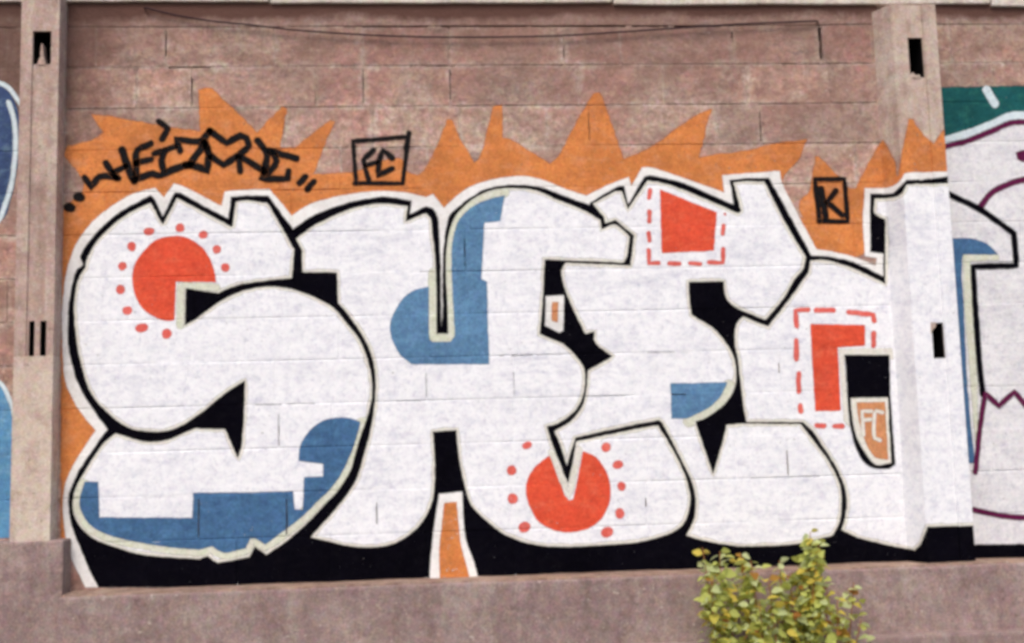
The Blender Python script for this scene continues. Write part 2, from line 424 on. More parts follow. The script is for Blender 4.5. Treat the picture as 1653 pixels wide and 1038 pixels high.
def make_bay(x0, x1, label):
    root = empty('block_wall', label=label, cat='wall')
    # mortar bed with the open joints cut through to the dark core
    pts = [(x0, ZB), (x1, ZB), (x1, Z_TOP), (x0, Z_TOP)]; ed = [(0, 1), (1, 2), (2, 3), (3, 0)]
    gaps = [g for g in GAPS if x0 < (g[0] + g[1]) / 2 < x1]
    for g in gaps:
        b = len(pts); pts += [(g[0], g[2]), (g[1], g[2]), (g[1], min(g[3], Z_TOP - .0005)), (g[0], min(g[3], Z_TOP - .0005))]
        ed += [(b, b + 1), (b + 1, b + 2), (b + 2, b + 3), (b + 3, b)]
    def add(p):
        b = len(pts); pts.extend(p); ed.extend((b + i, b + i + 1) for i in range(len(p) - 1))
    joint_lines(x0, x1, ZB, Z_TOP - .001, (-JA, JA), add)
    vs, _, fs, *_ = clip_cdt(pts, ed)
    V = [(v.x, -JD * openness(v.x, v.y) + .0012, v.y) for v in vs]; F = []
    for f in fs:
        cx = sum(vs[i].x for i in f) / 3; cz = sum(vs[i].y for i in f) / 3
        if not any(g[0] < cx < g[1] and g[2] < cz < g[3] for g in gaps): F.append(tuple(f))
    mesh_obj('mortar', V, F, 'mortar', root)
    box('wall_core', x0, x1, .045, .20, ZB, Z_TOP, 'void', root, bevel=0)
    for k in range(NC):
        za, zb = Z0 + COURSE * k, Z0 + COURSE * (k + 1)
        if k == 0: za = ZB
        js = JOINTS[k]
        for i in range(len(js) + 1):
            a = js[i - 1] if i > 0 else -99
            b = js[i] if i < len(js) else 99
            ea, eb = a, b
            a, b = max(a, x0 - JA), min(b, x1 + JA)
            if b - a < .03: continue
            h = boff(k, i)
            la = lb_ = lt = 0                     # arrises broken away beside the widest open joints
            for g in WIDE:
                gx, gz = (g[0] + g[1]) / 2, (g[2] + g[3]) / 2
                if g[3] - g[2] > g[1] - g[0]:
                    if za < gz < zb and abs(gx - a) < .02: la = .005
                    if za < gz < zb and abs(gx - b) < .02: lb_ = .005
                elif abs(gz - zb) < .03 and g[0] - .05 < (a + b) / 2 < g[1] + .05: lt = random.Random(i * 7 + k).uniform(.003, .008)
            def ring(ins, hh): return [(a + ins + la, -hh, za + ins), (b - ins - lb_, -hh, za + ins), (b - ins - lb_, -hh, zb - ins - lt), (a + ins + la, -hh, zb - ins - lt * .6)]
            v = ring(min(.034, (b - a) * .4), h) + ring(JB, h) + ring(JA, -.006) + ring(JA, -.045)
            fcs = [(0, 1, 2, 3)]
            for r in (0, 4, 8):
                for q in range(4):
                    fcs.append((r + q, r + 4 + q, r + 4 + (q + 1) % 4, r + (q + 1) % 4))
            bo = mesh_obj('block', v, fcs, 'block', root)
            at_ = bo.data.attributes.new('edge', 'FLOAT', 'POINT')
            at_.data.foreach_set('value', [0.0] * 4 + [1.0] * 12)
    return root

make_bay(LX1 - .004, XC + .02, 'long block wall bay between two posts carrying the large white lettering')
make_bay(-2.0, LX0 + .01, 'short block wall bay with blue paint beside the post with twin slots')
make_bay(XR - .01, 6.2, 'block wall bay with teal and grey-white paint beside the half painted post')

def post(name, xs, zs, hfun, zc, label, flank=None):
    """cast post built column by column so that groove and slots are real recesses"""
    root = empty(name, label=label, cat='post', group='concrete posts between the wall bays')
    V, F = [], []
    def quad(*p):
        b = len(V); V.extend(p); F.append((b, b + 1, b + 2, b + 3))
    H = [[hfun((xs[i] + xs[i + 1]) / 2, (zs[j] + zs[j + 1]) / 2) for j in range(len(zs) - 1)] for i in range(len(xs) - 1)]
    nx, nz = len(xs) - 1, len(zs) - 1
    for i in range(nx):
        for j in range(nz):
            h = H[i][j]; a, b, c, d = xs[i], xs[i + 1], zs[j], zs[j + 1]
            quad((a, -h, c), (b, -h, c), (b, -h, d), (a, -h, d))
            hr = H[i + 1][j] if i + 1 < nx else -.1
            if hr != h: quad((b, -h, c), (b, -hr, c), (b, -hr, d), (b, -h, d))
            if i == 0: quad((a, .1, c), (a, -h, c), (a, -h, d), (a, .1, d))
            hu = H[i][j + 1] if j + 1 < nz else -.1
            if hu != h: quad((a, -h, d), (b, -h, d), (b, -hu, d), (a, -hu, d))
    if flank:
        c, d = zs[0], zs[-1]
        fx0, fx1 = flank
        ez = .02
        fx0 -= (fx1 - fx0) * ez / POST_D
        quad((fx0, ez, c), (fx1, -POST_D, c), (fx1, -POST_D, d), (fx0, ez, d))
        quad((fx0, ez, d), (fx1, -POST_D, d), (fx1, .1, d), (fx0, .1, d))
    o = mesh_obj('shaft', V, F, 'post_concrete', root)
    if zc:                                        # the lower lift was cast in a paler mix
        o.data.materials.append(MATS['post_pale_concrete'])
        for p in o.data.polygons:
            if p.center.z < zc: p.material_index = 1
    return root
ZP_TOP = on_plane(1470, 7, POST_D)[1]
# right-hand post
zs = sorted([-.05, ZP_TOP] + [z for s in SLOTS for z in s[2:]])
xs = sorted([XF, GR0, GR1, XR] + [x for s in SLOTS for x in s[:2]])
def h_right(x, z):
    for s in SLOTS:
        if s[0] < x < s[1] and s[2] < z < s[3]: return -.06
    if GR0 < x < GR1: return POST_D - GD
    return POST_D
rp = post('concrete_post', xs, zs, h_right, 0, 'concrete post with orange and white paint over it between the lettering and the teal paint', (XC, XF))
# left-hand post
ZL0 = on_plane(60, 873, POST_D)[1]
zs = sorted([ZL0 - .02, Z_COPE + .1] + list(LSLOTS[0][2:]) + list(LSLOTS[1][2:]))
xs = sorted({LX0, LG0, LG1, LX1, *[x for s in LSLOTS for x in s[:2]]})
def h_left(x, z):
    for s in LSLOTS:
        if s[0] < x < s[1] and s[2] < z < s[3]: return -.06
    if LG0 < x < LG1 and z > LSLOTS[1][2] and z < LSLOTS[0][2]: return POST_D - GD
    return POST_D
lp = post('concrete_post', xs, zs, h_left, LSLOTS[1][2], 'bare concrete post with a slot above and twin narrow slots below beside the word tag')
# mortar plugs and linings in the slots
def slot_lining(s, parent):
    x0, x1, z0, z1 = s
    e = .0015
    V, F = [], []
    def quad(*p):
        b = len(V); V.extend(p); F.append((b, b + 1, b + 2, b + 3))
    a, b, c, d = x0 + e, x1 - e, z0 + e, z1 - e
    y0, y1 = -(POST_D - .012), .056
    quad((a, y1, c), (b, y1, c), (b, y1, d), (a, y1, d))
    quad((a, y0, c), (a, y1, c), (a, y1, d), (a, y0, d)); quad((b, y0, c), (b, y1, c), (b, y1, d), (b, y0, d))
    quad((a, y0, c), (b, y0, c), (b, y1, c), (a, y1, c)); quad((a, y0, d), (b, y0, d), (b, y1, d), (a, y1, d))
    mesh_obj('slot_lining', V, F, 'void', parent)
for s in SLOTS: slot_lining(s, rp)
for s in LSLOTS: slot_lining(s, lp)
def plug(pts, parent, depth=.05):
    P = [on_plane(u, v, POST_D) for u, v in pts]
    n = len(P)
    V = [(x, -POST_D + .004, z) for x, z in P] + [(x, -POST_D + depth, z) for x, z in P]
    F = [tuple(range(n))[::-1]] + [(i, (i + 1) % n, n + (i + 1) % n, n + i) for i in range(n)]
    mesh_obj('mortar_plug', V, F, 'post_concrete', parent)
plug([(59, 104), (63, 93), (66, 88), (70, 91), (73, 104)], lp)
plug([(1465, 125), (1465, 118), (1470, 119), (1474, 116), (1479, 121), (1485, 120), (1487, 125)], rp)
plug([(1503, 540), (1503, 520), (1512, 520), (1511, 528), (1507, 531)], rp, .02)
plug([(64, 88), (66, 70), (68, 70), (70, 91)], lp, .045)

# plinths, ring beam, coping, footing
zp = 0.0
PL = .18
pl_left_end = on_plane(92, 980, PL)[0]
pln = box('plinth', pl_left_end, 6.3, -PL, .15, -.82, zp, 'plinth_concrete', rough=.0035, bevel=.010,
    label='long low concrete plinth under the white lettering', cat='plinth')
box('plinth', -2.1, pl_left_end - .003, -POST_D - .006, .15, -.82, ZL0, 'plinth_concrete', rough=.0035, bevel=.010,
    label='higher concrete plinth under the bare post and the blue paint', cat='plinth')
concrete('ledge_sand', (.34, .225, .165), (.29, .20, .16), (.13, .075, .055), .7, (.42, .31, .24), big=.7)
box('ledge_mortar', pl_left_end + .01, 6.28, -PL + .02, -.004, zp - .01, zp + .007, 'ledge_sand', pln, rough=.0045, bevel=.003, seg=.06)
zf = on_plane(1300, 1029, PL + .03)[1]
box('footing', on_plane(1010, 1036, PL)[0], 6.3, -PL - .075, -PL + .02, -.83, zf, 'plinth_concrete', rough=.005, bevel=.014,
    label='low concrete footing along the base of the long plinth behind the shrub', cat='footing')
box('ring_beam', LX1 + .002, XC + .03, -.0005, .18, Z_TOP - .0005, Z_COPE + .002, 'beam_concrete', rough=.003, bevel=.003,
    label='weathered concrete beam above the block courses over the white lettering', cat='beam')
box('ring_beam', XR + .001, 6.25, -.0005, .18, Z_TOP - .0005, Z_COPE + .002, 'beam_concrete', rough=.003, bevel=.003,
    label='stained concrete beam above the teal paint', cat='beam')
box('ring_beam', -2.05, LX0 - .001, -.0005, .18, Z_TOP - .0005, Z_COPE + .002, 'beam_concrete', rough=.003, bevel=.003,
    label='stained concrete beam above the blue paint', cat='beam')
cx = [-2.1, .95, 2.6, on_plane(1600, 5, .02)[0], 6.35]
for i in range(len(cx) - 1):
    z_c = on_plane((100, 700, 1100, 1600)[i], (2.0, 4.0, 6.5, 9.5)[i], .02)[1]
    box('coping_slab', cx[i] + .004, cx[i + 1] - .004, -.02, .22, z_c, Z_COPE + .14, 'coping_concrete', rough=.004, bevel=.006,
        label='pale concrete coping slab along the top of the wall', cat='coping', group='coping slabs')

# ------------------------------------------------------------------ paint: outlines measured in the photograph, laid on the wall's relief
def spline(pts, closed=True):
    """pts: (x, y) smooth point or (x, y, 1) corner -> dense outline"""
    n = len(pts); out = []
    P = [Vector(p[:2]) for p in pts]; K = [len(p) > 2 for p in pts]
    rngi = range(n) if closed else range(n - 1)
    for i in rngi:
        p1, p2 = P[i], P[(i + 1) % n]
        p0 = P[i - 1] if (closed or i > 0) else p1
        p3 = P[(i + 2) % n] if (closed or i + 2 < n) else p2
        L = (p2 - p1).length
        t1 = (p2 - p1) if K[i] else (p2 - p0) * .5
        t2 = (p2 - p1) if K[(i + 1) % n] else (p3 - p1) * .5
        for t, lim in ((t1, L), (t2, L)):
            if t.length > lim * 1.0 and t.length > 0: t *= lim / t.length
        m = max(1, int(L / 7))
        for j in range(m):
            s = j / m
            out.append(((2 * s**3 - 3 * s**2 + 1) * p1 + (s**3 - 2 * s**2 + s) * t1 + (-2 * s**3 + 3 * s**2) * p2 + (s**3 - s**2) * t2))
    if not closed: out.append(P[-1])
    return out
def corners(pts): return [(p[0], p[1], 1) for p in pts]
def wobble(p, a):
    q = Vector((p.x / 11.0, p.y / 11.0, 1.7)); r = Vector((p.x / 5.0, p.y / 5.0, 4.1))
    return Vector((p.x + a * (noise.noise(q) + .6 * noise.noise(r)), p.y + a * (noise.noise(q + Vector((9, 4, 2))) + .6 * noise.noise(r + Vector((3, 8, 5))))))
def winding(loop, x, y):
    wn = 0
    for i in range(len(loop)):
        x0, y0 = loop[i - 1]; x1, y1 = loop[i]
        if y0 <= y:
            if y1 > y and (x1 - x0) * (y - y0) - (x - x0) * (y1 - y0) > 0: wn += 1
        elif y1 <= y and (x1 - x0) * (y - y0) - (x - x0) * (y1 - y0) < 0: wn -= 1
    return wn
def coarse(x):
    return 0 if x <= XC else POST_D * min(1, (x - XC) / (XF - XC))
def to_wall(p, surf):
    if surf == 'flat': return on_plane(p.x, p.y, 0)
    if surf == 'front': return on_plane(p.x, p.y, POST_D)
    lo, hi = 0.0, POST_D                       # follow the sight line in until it meets the splayed flank or the post
    if on_plane(p.x, p.y, 0)[0] <= XC: return on_plane(p.x, p.y, 0)
    if on_plane(p.x, p.y, POST_D)[0] >= XF: return on_plane(p.x, p.y, POST_D)
    for _ in range(24):
        m = (lo + hi) / 2
        if coarse(on_plane(p.x, p.y, m)[0]) > m: lo = m
        else: hi = m
    return on_plane(p.x, p.y, lo)

LAYER = .0006
def film(name, outlines, mat, parent, layer, surf='auto', wob=.7, grow=0, clip=None, within=None, soft=1.5, **kw):
    """one coat of paint: fills the outlines and follows joints, block faces, flank and groove"""
    loops, inner, outer = [], [], []
    for o in outlines:
        d = spline(o) if o and not isinstance(o[0], Vector) else list(o)
        if grow:
            n = len(d)
            area = sum(d[i - 1].x * d[i].y - d[i].x * d[i - 1].y for i in range(n))
            sg = 1 if area > 0 else -1
            e = []
            for i in range(n):
                t = d[(i + 1) % n] - d[i - 1]
                if t.length < 1e-6: continue
                t.normalize()
                e.append(d[i] + Vector((t.y, -t.x)) * grow * sg)
            d = e
        d = [wobble(p, wob) for p in d]
        loops.append([to_wall(p, surf) for p in d])
        n = len(d)
        ar = sum(d[i - 1].x * d[i].y - d[i].x * d[i - 1].y for i in range(n)); sg = 1 if ar > 0 else -1
        for k_ in (-soft, soft):
            e = []
            for i in range(n):
                t = d[(i + 1) % n] - d[i - 1]
                if t.length < 1e-6: continue
                t.normalize(); e.append(to_wall(d[i] + Vector((t.y, -t.x)) * k_ * sg, surf))
            (inner if k_ < 0 else outer).append(e)
    sgn = []
    for l in loops:
        a = sum(l[i - 1][0] * l[i][1] - l[i][0] * l[i - 1][1] for i in range(len(l)))
        sgn.append(1 if a > 0 else -1)
    pts, ed = [], []
    for l in loops + inner + outer:
        b = len(pts); n = len(l); pts += l
        ed += [(b + i, b + (i + 1) % n) for i in range(n)]
    bx0 = min(p[0] for p in pts) - .002; bx1 = max(p[0] for p in pts) + .002
    bz0 = min(p[1] for p in pts) - .002; bz1 = max(p[1] for p in pts) + .002
    def seg(x0, z0, x1, z1):
        x0, x1 = max(x0, bx0), min(x1, bx1); z0, z1 = max(z0, bz0), min(z1, bz1)
        if x0 > x1 or z0 > z1: return
        b = len(pts); pts.extend([(x0, z0), (x1, z1)]); ed.append((b, b + 1))
    if surf != 'front':
        px1 = bx1 if surf == 'flat' else min(bx1, XC - .006)
        def add(p):
            b = len(pts); pts.extend(p); ed.extend((b + i, b + i + 1) for i in range(len(p) - 1))
        if px1 > bx0: joint_lines(bx0, px1, bz0, bz1, (-JB, -JA, JA, JB), add)
        if surf == 'auto' and bx0 < XC - .006 < bx1: seg(XC - .006, bz0, XC - .006, bz1)
    wl = None
    if within:
        wl = [to_wall(p, surf) for p in spline(within)]
        b = len(pts); n = len(wl); pts += wl; ed += [(b + i, b + (i + 1) % n) for i in range(n)]
    if surf in ('auto', 'front'):
        for x in (XC, XF, GR0, GR0 + .004, GR1 - .004, GR1, XR):
            if bx0 < x < bx1: seg(x, bz0, x, bz1)
    for g in GAPS + SLOTS:
        if g[1] < bx0 or g[0] > bx1 or g[3] < bz0 or g[2] > bz1: continue
        seg(g[0], g[2], g[1], g[2]); seg(g[0], g[3], g[1], g[3]); seg(g[0], g[2], g[0], g[3]); seg(g[1], g[2], g[1], g[3])
    if clip:
        for x in clip:
            if bx0 < x < bx1: seg(x, bz0, x, bz1)
    vs, _, fs, *_ = delaunay_2d_cdt([Vector(p) for p in pts], ed, [], 0, 1e-6)
    xmax = XR if surf in ('auto', 'front') else 99
    vv = np.array([(v.x, v.y) for v in vs]); ff = np.array([f[:3] for f in fs])
    cen = vv[ff].mean(1); cx, cz = cen[:, 0], cen[:, 1]
    def wnum(loop):
        wn = np.zeros(len(cen), int)
        for i in range(len(loop)):
            x0, y0 = loop[i - 1]; x1, y1 = loop[i]
            side = (x1 - x0) * (cz - y0) - (cx - x0) * (y1 - y0)
            if y0 <= y1: wn += ((y0 <= cz) & (y1 > cz) & (side > 0))
            else: wn -= ((y0 > cz) & (y1 <= cz) & (side < 0))
        return wn
    ok = np.zeros(len(cen), bool)
    for l, o_, s_ in zip(loops, outer, sgn): ok |= (wnum(l) * s_ > 0) | (wnum(o_) * s_ > 0)
    if wl: ok &= wnum(wl) != 0
    ok &= cx < xmax
    if clip: ok &= (cx > clip[0]) & (cx < clip[1])
    for g in GAPS + SLOTS: ok &= ~((cx > g[0]) & (cx < g[1]) & (cz > g[2]) & (cz < g[3]))
    F = [tuple(int(q) for q in f) for f in ff[ok]]
    used = sorted({i for f in F for i in f}); re = {j: i for i, j in enumerate(used)}
    e = LAYER * (layer + 1)
    V = [(vs[i].x, -(min(relief(vs[i].x, vs[i].y), 1) + e), vs[i].y) for i in used]
    F = [tuple(re[i] for i in f) for f in F]
    ob = mesh_obj(name, V, F, mat, parent, **kw)
    # cover: full inside the outline, fading to none across the sprayed edge
    U = vv[used]
    best = np.full(len(U), -9.0)
    for l, s_ in zip(loops, sgn):
        dist = np.full(len(U), 9.0); wn = np.zeros(len(U), int)
        for i in range(len(l)):
            x0, y0 = l[i - 1]; x1, y1 = l[i]
            ex, ey = x1 - x0, y1 - y0
            px, py = U[:, 0] - x0, U[:, 1] - y0
            t = np.clip((px * ex + py * ey) / max(ex * ex + ey * ey, 1e-12), 0, 1)
            dist = np.minimum(dist, np.hypot(px - t * ex, py - t * ey))
            side = ex * py - px * ey
            if y0 <= y1: wn += ((y0 <= U[:, 1]) & (y1 > U[:, 1]) & (side > 0))
            else: wn -= ((y0 > U[:, 1]) & (y1 <= U[:, 1]) & (side < 0))
        best = np.maximum(best, np.where(wn * s_ > 0, dist, -dist))
    cov = np.clip(.5 + best / (2 * soft / 338.0), 0, 1)
    at_ = ob.data.attributes.new('cover', 'FLOAT', 'POINT')
    at_.data.foreach_set('value', cov.astype(np.float32))
    return ob
def stroke(pts, w, taper=.0):
    """outline of a spray line of width w px with round ends"""
    c = spline([tuple(p) for p in pts], False)
    n = len(c); Lf, Rt = [], []
    for i in range(n):
        t = c[min(i + 1, n - 1)] - c[max(i - 1, 0)]
        t = t.normalized() if t.length else Vector((1, 0))
        nn = Vector((-t.y, t.x)) * (w / 2) * (1 + .10 * noise.noise(Vector((c[i].x / 9, c[i].y / 9, w))))
        Lf.append(c[i] + nn); Rt.append(c[i] - nn)
    def cap(p, a, b):
        r = []
        v = a - p; s = 1
        for k in range(1, 5):
            ang = math.pi * k / 5
            r.append(p + Vector((v.x * math.cos(ang) + v.y * math.sin(ang), -v.x * math.sin(ang) + v.y * math.cos(ang))))
        return r
    return Lf + cap(c[-1], Lf[-1], Rt[-1]) + Rt[::-1] + cap(c[0], Rt[0], Lf[0])
def ellipse(x, y, rx, ry, rot=0):
    c, s = math.cos(rot), math.sin(rot); r = []
    for k in range(14):
        a = 2 * math.pi * k / 14
        r.append(Vector((x + rx * math.cos(a) * c - ry * math.sin(a) * s, y + rx * math.cos(a) * s + ry * math.sin(a) * c)))
    return r

# ---- the big white piece
piece = empty('graffiti_piece', label='large white bubble letter graffiti with black outline, red suns and orange spikes between the posts', cat='graffiti')
K = 1
BURST = [(99, 352, K), (99, 333, K), (104, 331, K), (120, 322), (136, 304), (126, 280), (112, 262, K), (103, 250, K), (110, 234, K), (140, 229), (167, 215, K), (148, 185, K), (180, 188),
  (250, 201), (300, 209), (323, 211, K), (321, 145, K), (331, 141), (343, 143, K), (400, 198), (415, 214, K), (456, 171, K), (463, 174, K), (452, 238, K), (475, 238, K), (532, 195, K), (541, 196, K), (525, 232),
  (506, 282, K), (565, 278), (578, 277), (590, 268), (622, 258), (648, 256), (656, 275), (675, 284), (684, 276, K), (698, 252), (722, 194, K), (730, 194, K), (744, 224), (766, 263, K), (776, 250), (796, 172, K), (810, 168, K),
  (811, 223, K), (825, 225), (850, 241), (878, 258), (888, 264, K), (900, 254), (948, 165), (960, 149, K), (968, 150, K), (976, 166), (1007, 257, K), (1050, 238), (1113, 193), (1150, 175, K), (1138, 213), (1128, 255, K), (1152, 250, K), (1200, 244), (1255, 231), (1303, 225, K),
  (1289, 258), (1266, 284), (1262, 300, K), (1280, 345, K), (1297, 352, K), (1290, 330), (1307, 306), (1316, 252, K), (1322, 252, K), (1353, 284), (1372, 305, K), (1381, 303, K), (1396, 274), (1416, 238), (1425, 226, K),
  (1434, 240), (1444, 262), (1447, 284, K), (1450, 284, K), (1457, 238), (1467, 191, K), (1474, 191, K), (1484, 206), (1500, 224), (1508, 233, K), (1521, 210, K), (1540, 205, K), (1540, 330, K), (1300, 460, K), (700, 480, K), (200, 560, K), (170, 700, K), (140, 800, K), (118, 890, K), (98, 884, K)]
film('orange_burst', [BURST], 'paint_orange', piece, 0, wob=2.0, soft=2.2)
GLOW = [(158, 948, K), (138, 948, K), (122, 916), (110, 885), (103, 842), (102, 812), (106, 780), (122, 745), (140, 716), (155, 695, K), (130, 665), (110, 628), (103, 600), (101, 555), (100, 505), (102, 480), (106, 445), (115, 413), (125, 390), (150, 358), (180, 333), (215, 313),
  (250, 303, K), (265, 319, K), (281, 296, K), (294, 300), (358, 333, K), (363, 309, K), (400, 306), (435, 305, K), (471, 348, K), (500, 330), (540, 318), (600, 309), (650, 310), (688, 318, K), (699, 313, K), (717, 336, K), (733, 320), (763, 300), (800, 289), (840, 284), (875, 290), (913, 305),
  (947, 316, K), (980, 299), (1015, 286, K), (1019, 300, K), (1037, 270, K), (1055, 271), (1125, 295), (1169, 311, K), (1166, 283, K), (1200, 280), (1259, 276, K), (1262, 295), (1290, 350), (1318, 403, K), (1342, 406), (1378, 415), (1414, 429, K), (1415, 417, K), (1396, 413, K), (1393, 355), (1396, 304, K),
  (1433, 303), (1449, 296), (1460, 280, K), (1480, 278), (1535, 277, K), (1560, 300, K), (1600, 948, K)]
film('white_halo', [GLOW], 'paint_halo', piece, 1)
BLACK = [(159, 948, K), (144, 919), (132, 891), (119, 858), (113, 836), (111, 806), (115, 787), (129, 757), (150, 726), (173, 693, K), (150, 660), (130, 628), (118, 595), (110, 555), (110, 505), (111, 490), (118, 453), (123, 435, K), (135, 428, K), (129, 415, K), (140, 395), (163, 368), (190, 345), (215, 330),
  (243, 315, K), (248, 318, K), (263, 350, K), (282, 311, K), (290, 311, K), (369, 354, K), (373, 318, K), (400, 316), (433, 316, K), (473, 370, K), (500, 351), (540, 334), (590, 321), (625, 318), (664, 324, K), (662, 346, K), (688, 333), (699, 336), (707, 353), (709, 390), (711.3, 425), (712, 505), (713, 527, K),
  (714.6, 505), (714.8, 425), (717, 390), (721, 365), (728, 345), (751, 325), (776, 309), (800, 301), (838, 298.5), (873, 302.5), (905, 314), (951, 331, K), (953, 327), (993, 303), (1007, 300, K), (1014, 330, K), (1040, 285, K), (1048, 283, K), (1088, 291), (1126, 305), (1184, 331, K), (1178, 291, K),
  (1200, 288), (1241, 287, K), (1271, 341), (1310, 413, K), (1337, 414), (1370, 421), (1397, 432), (1426, 447, K), (1426, 409, K), (1405, 407, K), (1404, 350), (1405, 313, K), (1441, 312), (1454, 300), (1463, 291, K), (1482, 290), (1540, 284, K), (1560, 300, K), (1600, 948, K)]
film('black_outline', [BLACK], 'paint_black', piece, 2, wob=1.0, soft=1.6)

def letter(name, label, outline, inset=4.5):
    o = film('letter', [outline], 'paint_cream', piece, 3, label=label)
    film('white_fill', [outline], 'paint_white', o, 4, grow=-inset, wob=2.0)
    return o
S = [(139, 423, K), (150, 400), (170, 375), (190, 358), (215, 341), (243, 328, K), (262.5, 363, K), (265, 360, K), (286, 320, K), (373, 366, K), (376, 365, K), (381, 326, K), (400, 324), (431, 328, K), (435, 333), (475, 403, K), (471, 449, K), (437, 452), (400, 457), (372, 464), (353, 473, K), (300, 465, K), (298, 527, K),
  (315, 516), (337, 500), (366, 481), (400, 468), (437, 463), (475, 468), (513, 483), (540, 499), (560, 523), (580, 548), (593, 580), (600, 613), (600, 640), (595, 666), (586, 692), (576, 722), (565, 760), (544, 793), (522, 816), (498, 842), (470, 867), (452, 881), (430, 895, K), (411, 882, K), (403, 899, K),
  (352, 908), (345, 905, K), (336, 897, K), (322, 902, K), (276, 899), (230, 895), (184, 882), (153, 870), (132, 852), (119, 827), (119, 803), (126, 781), (138, 760), (152, 737), (170, 713), (187, 700, K), (205, 705), (222, 711), (245, 714), (275, 709), (300, 698), (316, 692, K), (363, 693, K), (384, 741, K), (390, 722), (395, 660), (396, 614, K),
  (363, 635), (326, 665), (300, 683), (276, 694), (250, 697), (213, 692), (188, 678), (163, 655), (145, 630), (133, 593), (125, 555), (120, 505), (123, 465), (128, 448), (138, 432, K)]
lS = letter('letter', 'white letter S with a red sun in its head and blue along its foot', S)
Hh = [(478, 386, K), (505, 366), (545, 346), (580, 334), (618, 329), (658, 333, K), (654, 358, K), (688, 345), (695, 353), (698, 380), (702, 415), (704, 465), (704.5, 539, K), (724, 539, K), (722, 480), (720, 440), (721, 405), (725, 378), (735, 350), (750, 333), (770, 318), (800, 306), (838, 304.5), (865, 308), (900, 323), (940, 339),
  (969, 356, K), (971, 371, K), (993, 363), (1016, 382, K), (1012, 415), (1007, 424, K), (879, 419, K), (875, 498), (871, 539, K), (883, 545), (908, 555), (925, 570), (940, 590), (944, 605), (943, 630), (935, 653), (920, 670), (900, 683), (882, 688, K), (893, 722), (917, 781, K), (926, 740), (930, 713, K), (1025, 693), (1062, 687, K),
  (1082, 720), (1097, 748), (1109, 778), (1114, 806), (1109, 833), (1097, 852), (1070, 865), (1030, 875), (984, 879), (922, 882), (877, 881), (840, 873), (809, 859), (777, 833), (761, 815), (752, 790), (745, 760), (740, 730), (737, 694, K), (698, 697, K), (700, 720), (702, 766), (699, 803), (691, 827), (673, 852), (645, 873), (614, 882), (572, 882), (532, 874), (502, 867, K),
  (523, 843), (553, 809), (575, 775), (584, 748), (591, 722), (598, 698), (604, 660), (607, 620), (604, 590), (595, 560), (575, 525), (556, 500), (546, 489, K), (544, 440, K), (488, 439, K), (488, 405, K)]
lH = letter('letter', 'white letter H with a blue bowl round its slot and a red sun in its leg', Hh)
Ee = [(957, 329, K), (993, 309), (1003, 309, K), (1013.5, 338, K), (1045, 292, K), (1075, 297), (1125, 316), (1191, 345, K), (1196, 341, K), (1184, 295, K), (1200, 293), (1233, 293, K), (1268, 361), (1300, 415, K), (1297, 432), (1282, 451), (1264, 482), (1236, 516, K), (1200, 502), (1181, 492), (1170, 474), (1169, 454, K), (1111, 455, K), (1113, 490), (1116, 508, K),
  (1126, 515), (1151, 530), (1171, 553), (1183, 573), (1188, 598), (1186, 625), (1173, 648), (1156, 663), (1136, 676), (1122, 680, K), (1130, 705), (1151, 766, K), (1166, 715), (1173, 686, K), (1200, 684), (1292, 685, K), (1319, 720), (1341, 751), (1356, 787), (1358, 812), (1355, 842), (1344, 864, K), (1283, 878), (1200, 881.5), (1167, 878), (1131, 871), (1108, 864, K),
  (1121, 836), (1123, 806), (1118, 781), (1106, 754), (1090, 722), (1069, 682), (1063, 678, K), (1025, 685), (929, 706, K), (921, 730), (915, 752, K), (906, 722), (895, 696, K), (920, 681), (938, 660), (946, 635), (949.5, 598, K), (989, 575, K), (968, 560), (959, 548), (960, 535, K), (945, 539, K), (922, 492), (910, 460), (906, 438), (913, 424.5, K), (1018, 429, K), (1023.5, 380, K), (993, 355, K), (977, 361, K), (975, 350, K)]
lE = letter('letter', 'white letter E with a red quadrilateral in a dashed frame and a blue corner', Ee)
Dd = [(1308, 421, K), (1332, 420), (1364, 429), (1392, 440), (1429, 459, K), (1429, 354, K), (1418, 350), (1411, 344), (1412, 321, K), (1441, 319), (1455, 313), (1463, 299, K), (1480, 297), (1550, 296, K), (1600, 400, K), (1600, 848, K), (1497, 850, K), (1485, 879), (1476, 888, K), (1430, 879), (1384, 867), (1358, 855, K), (1364, 836), (1367, 812), (1364, 787), (1350, 754), (1326, 717), (1312, 696), (1296, 681, K), (1205, 681, K), (1200, 653), (1196, 620), (1191, 580), (1186, 550), (1189, 523), (1200, 511, K), (1220, 520), (1240, 527, K), (1275, 482), (1297, 451), (1305, 440)]
lD = letter('letter', 'white letter D with a red angle in a dashed frame, its stem over the post', Dd)

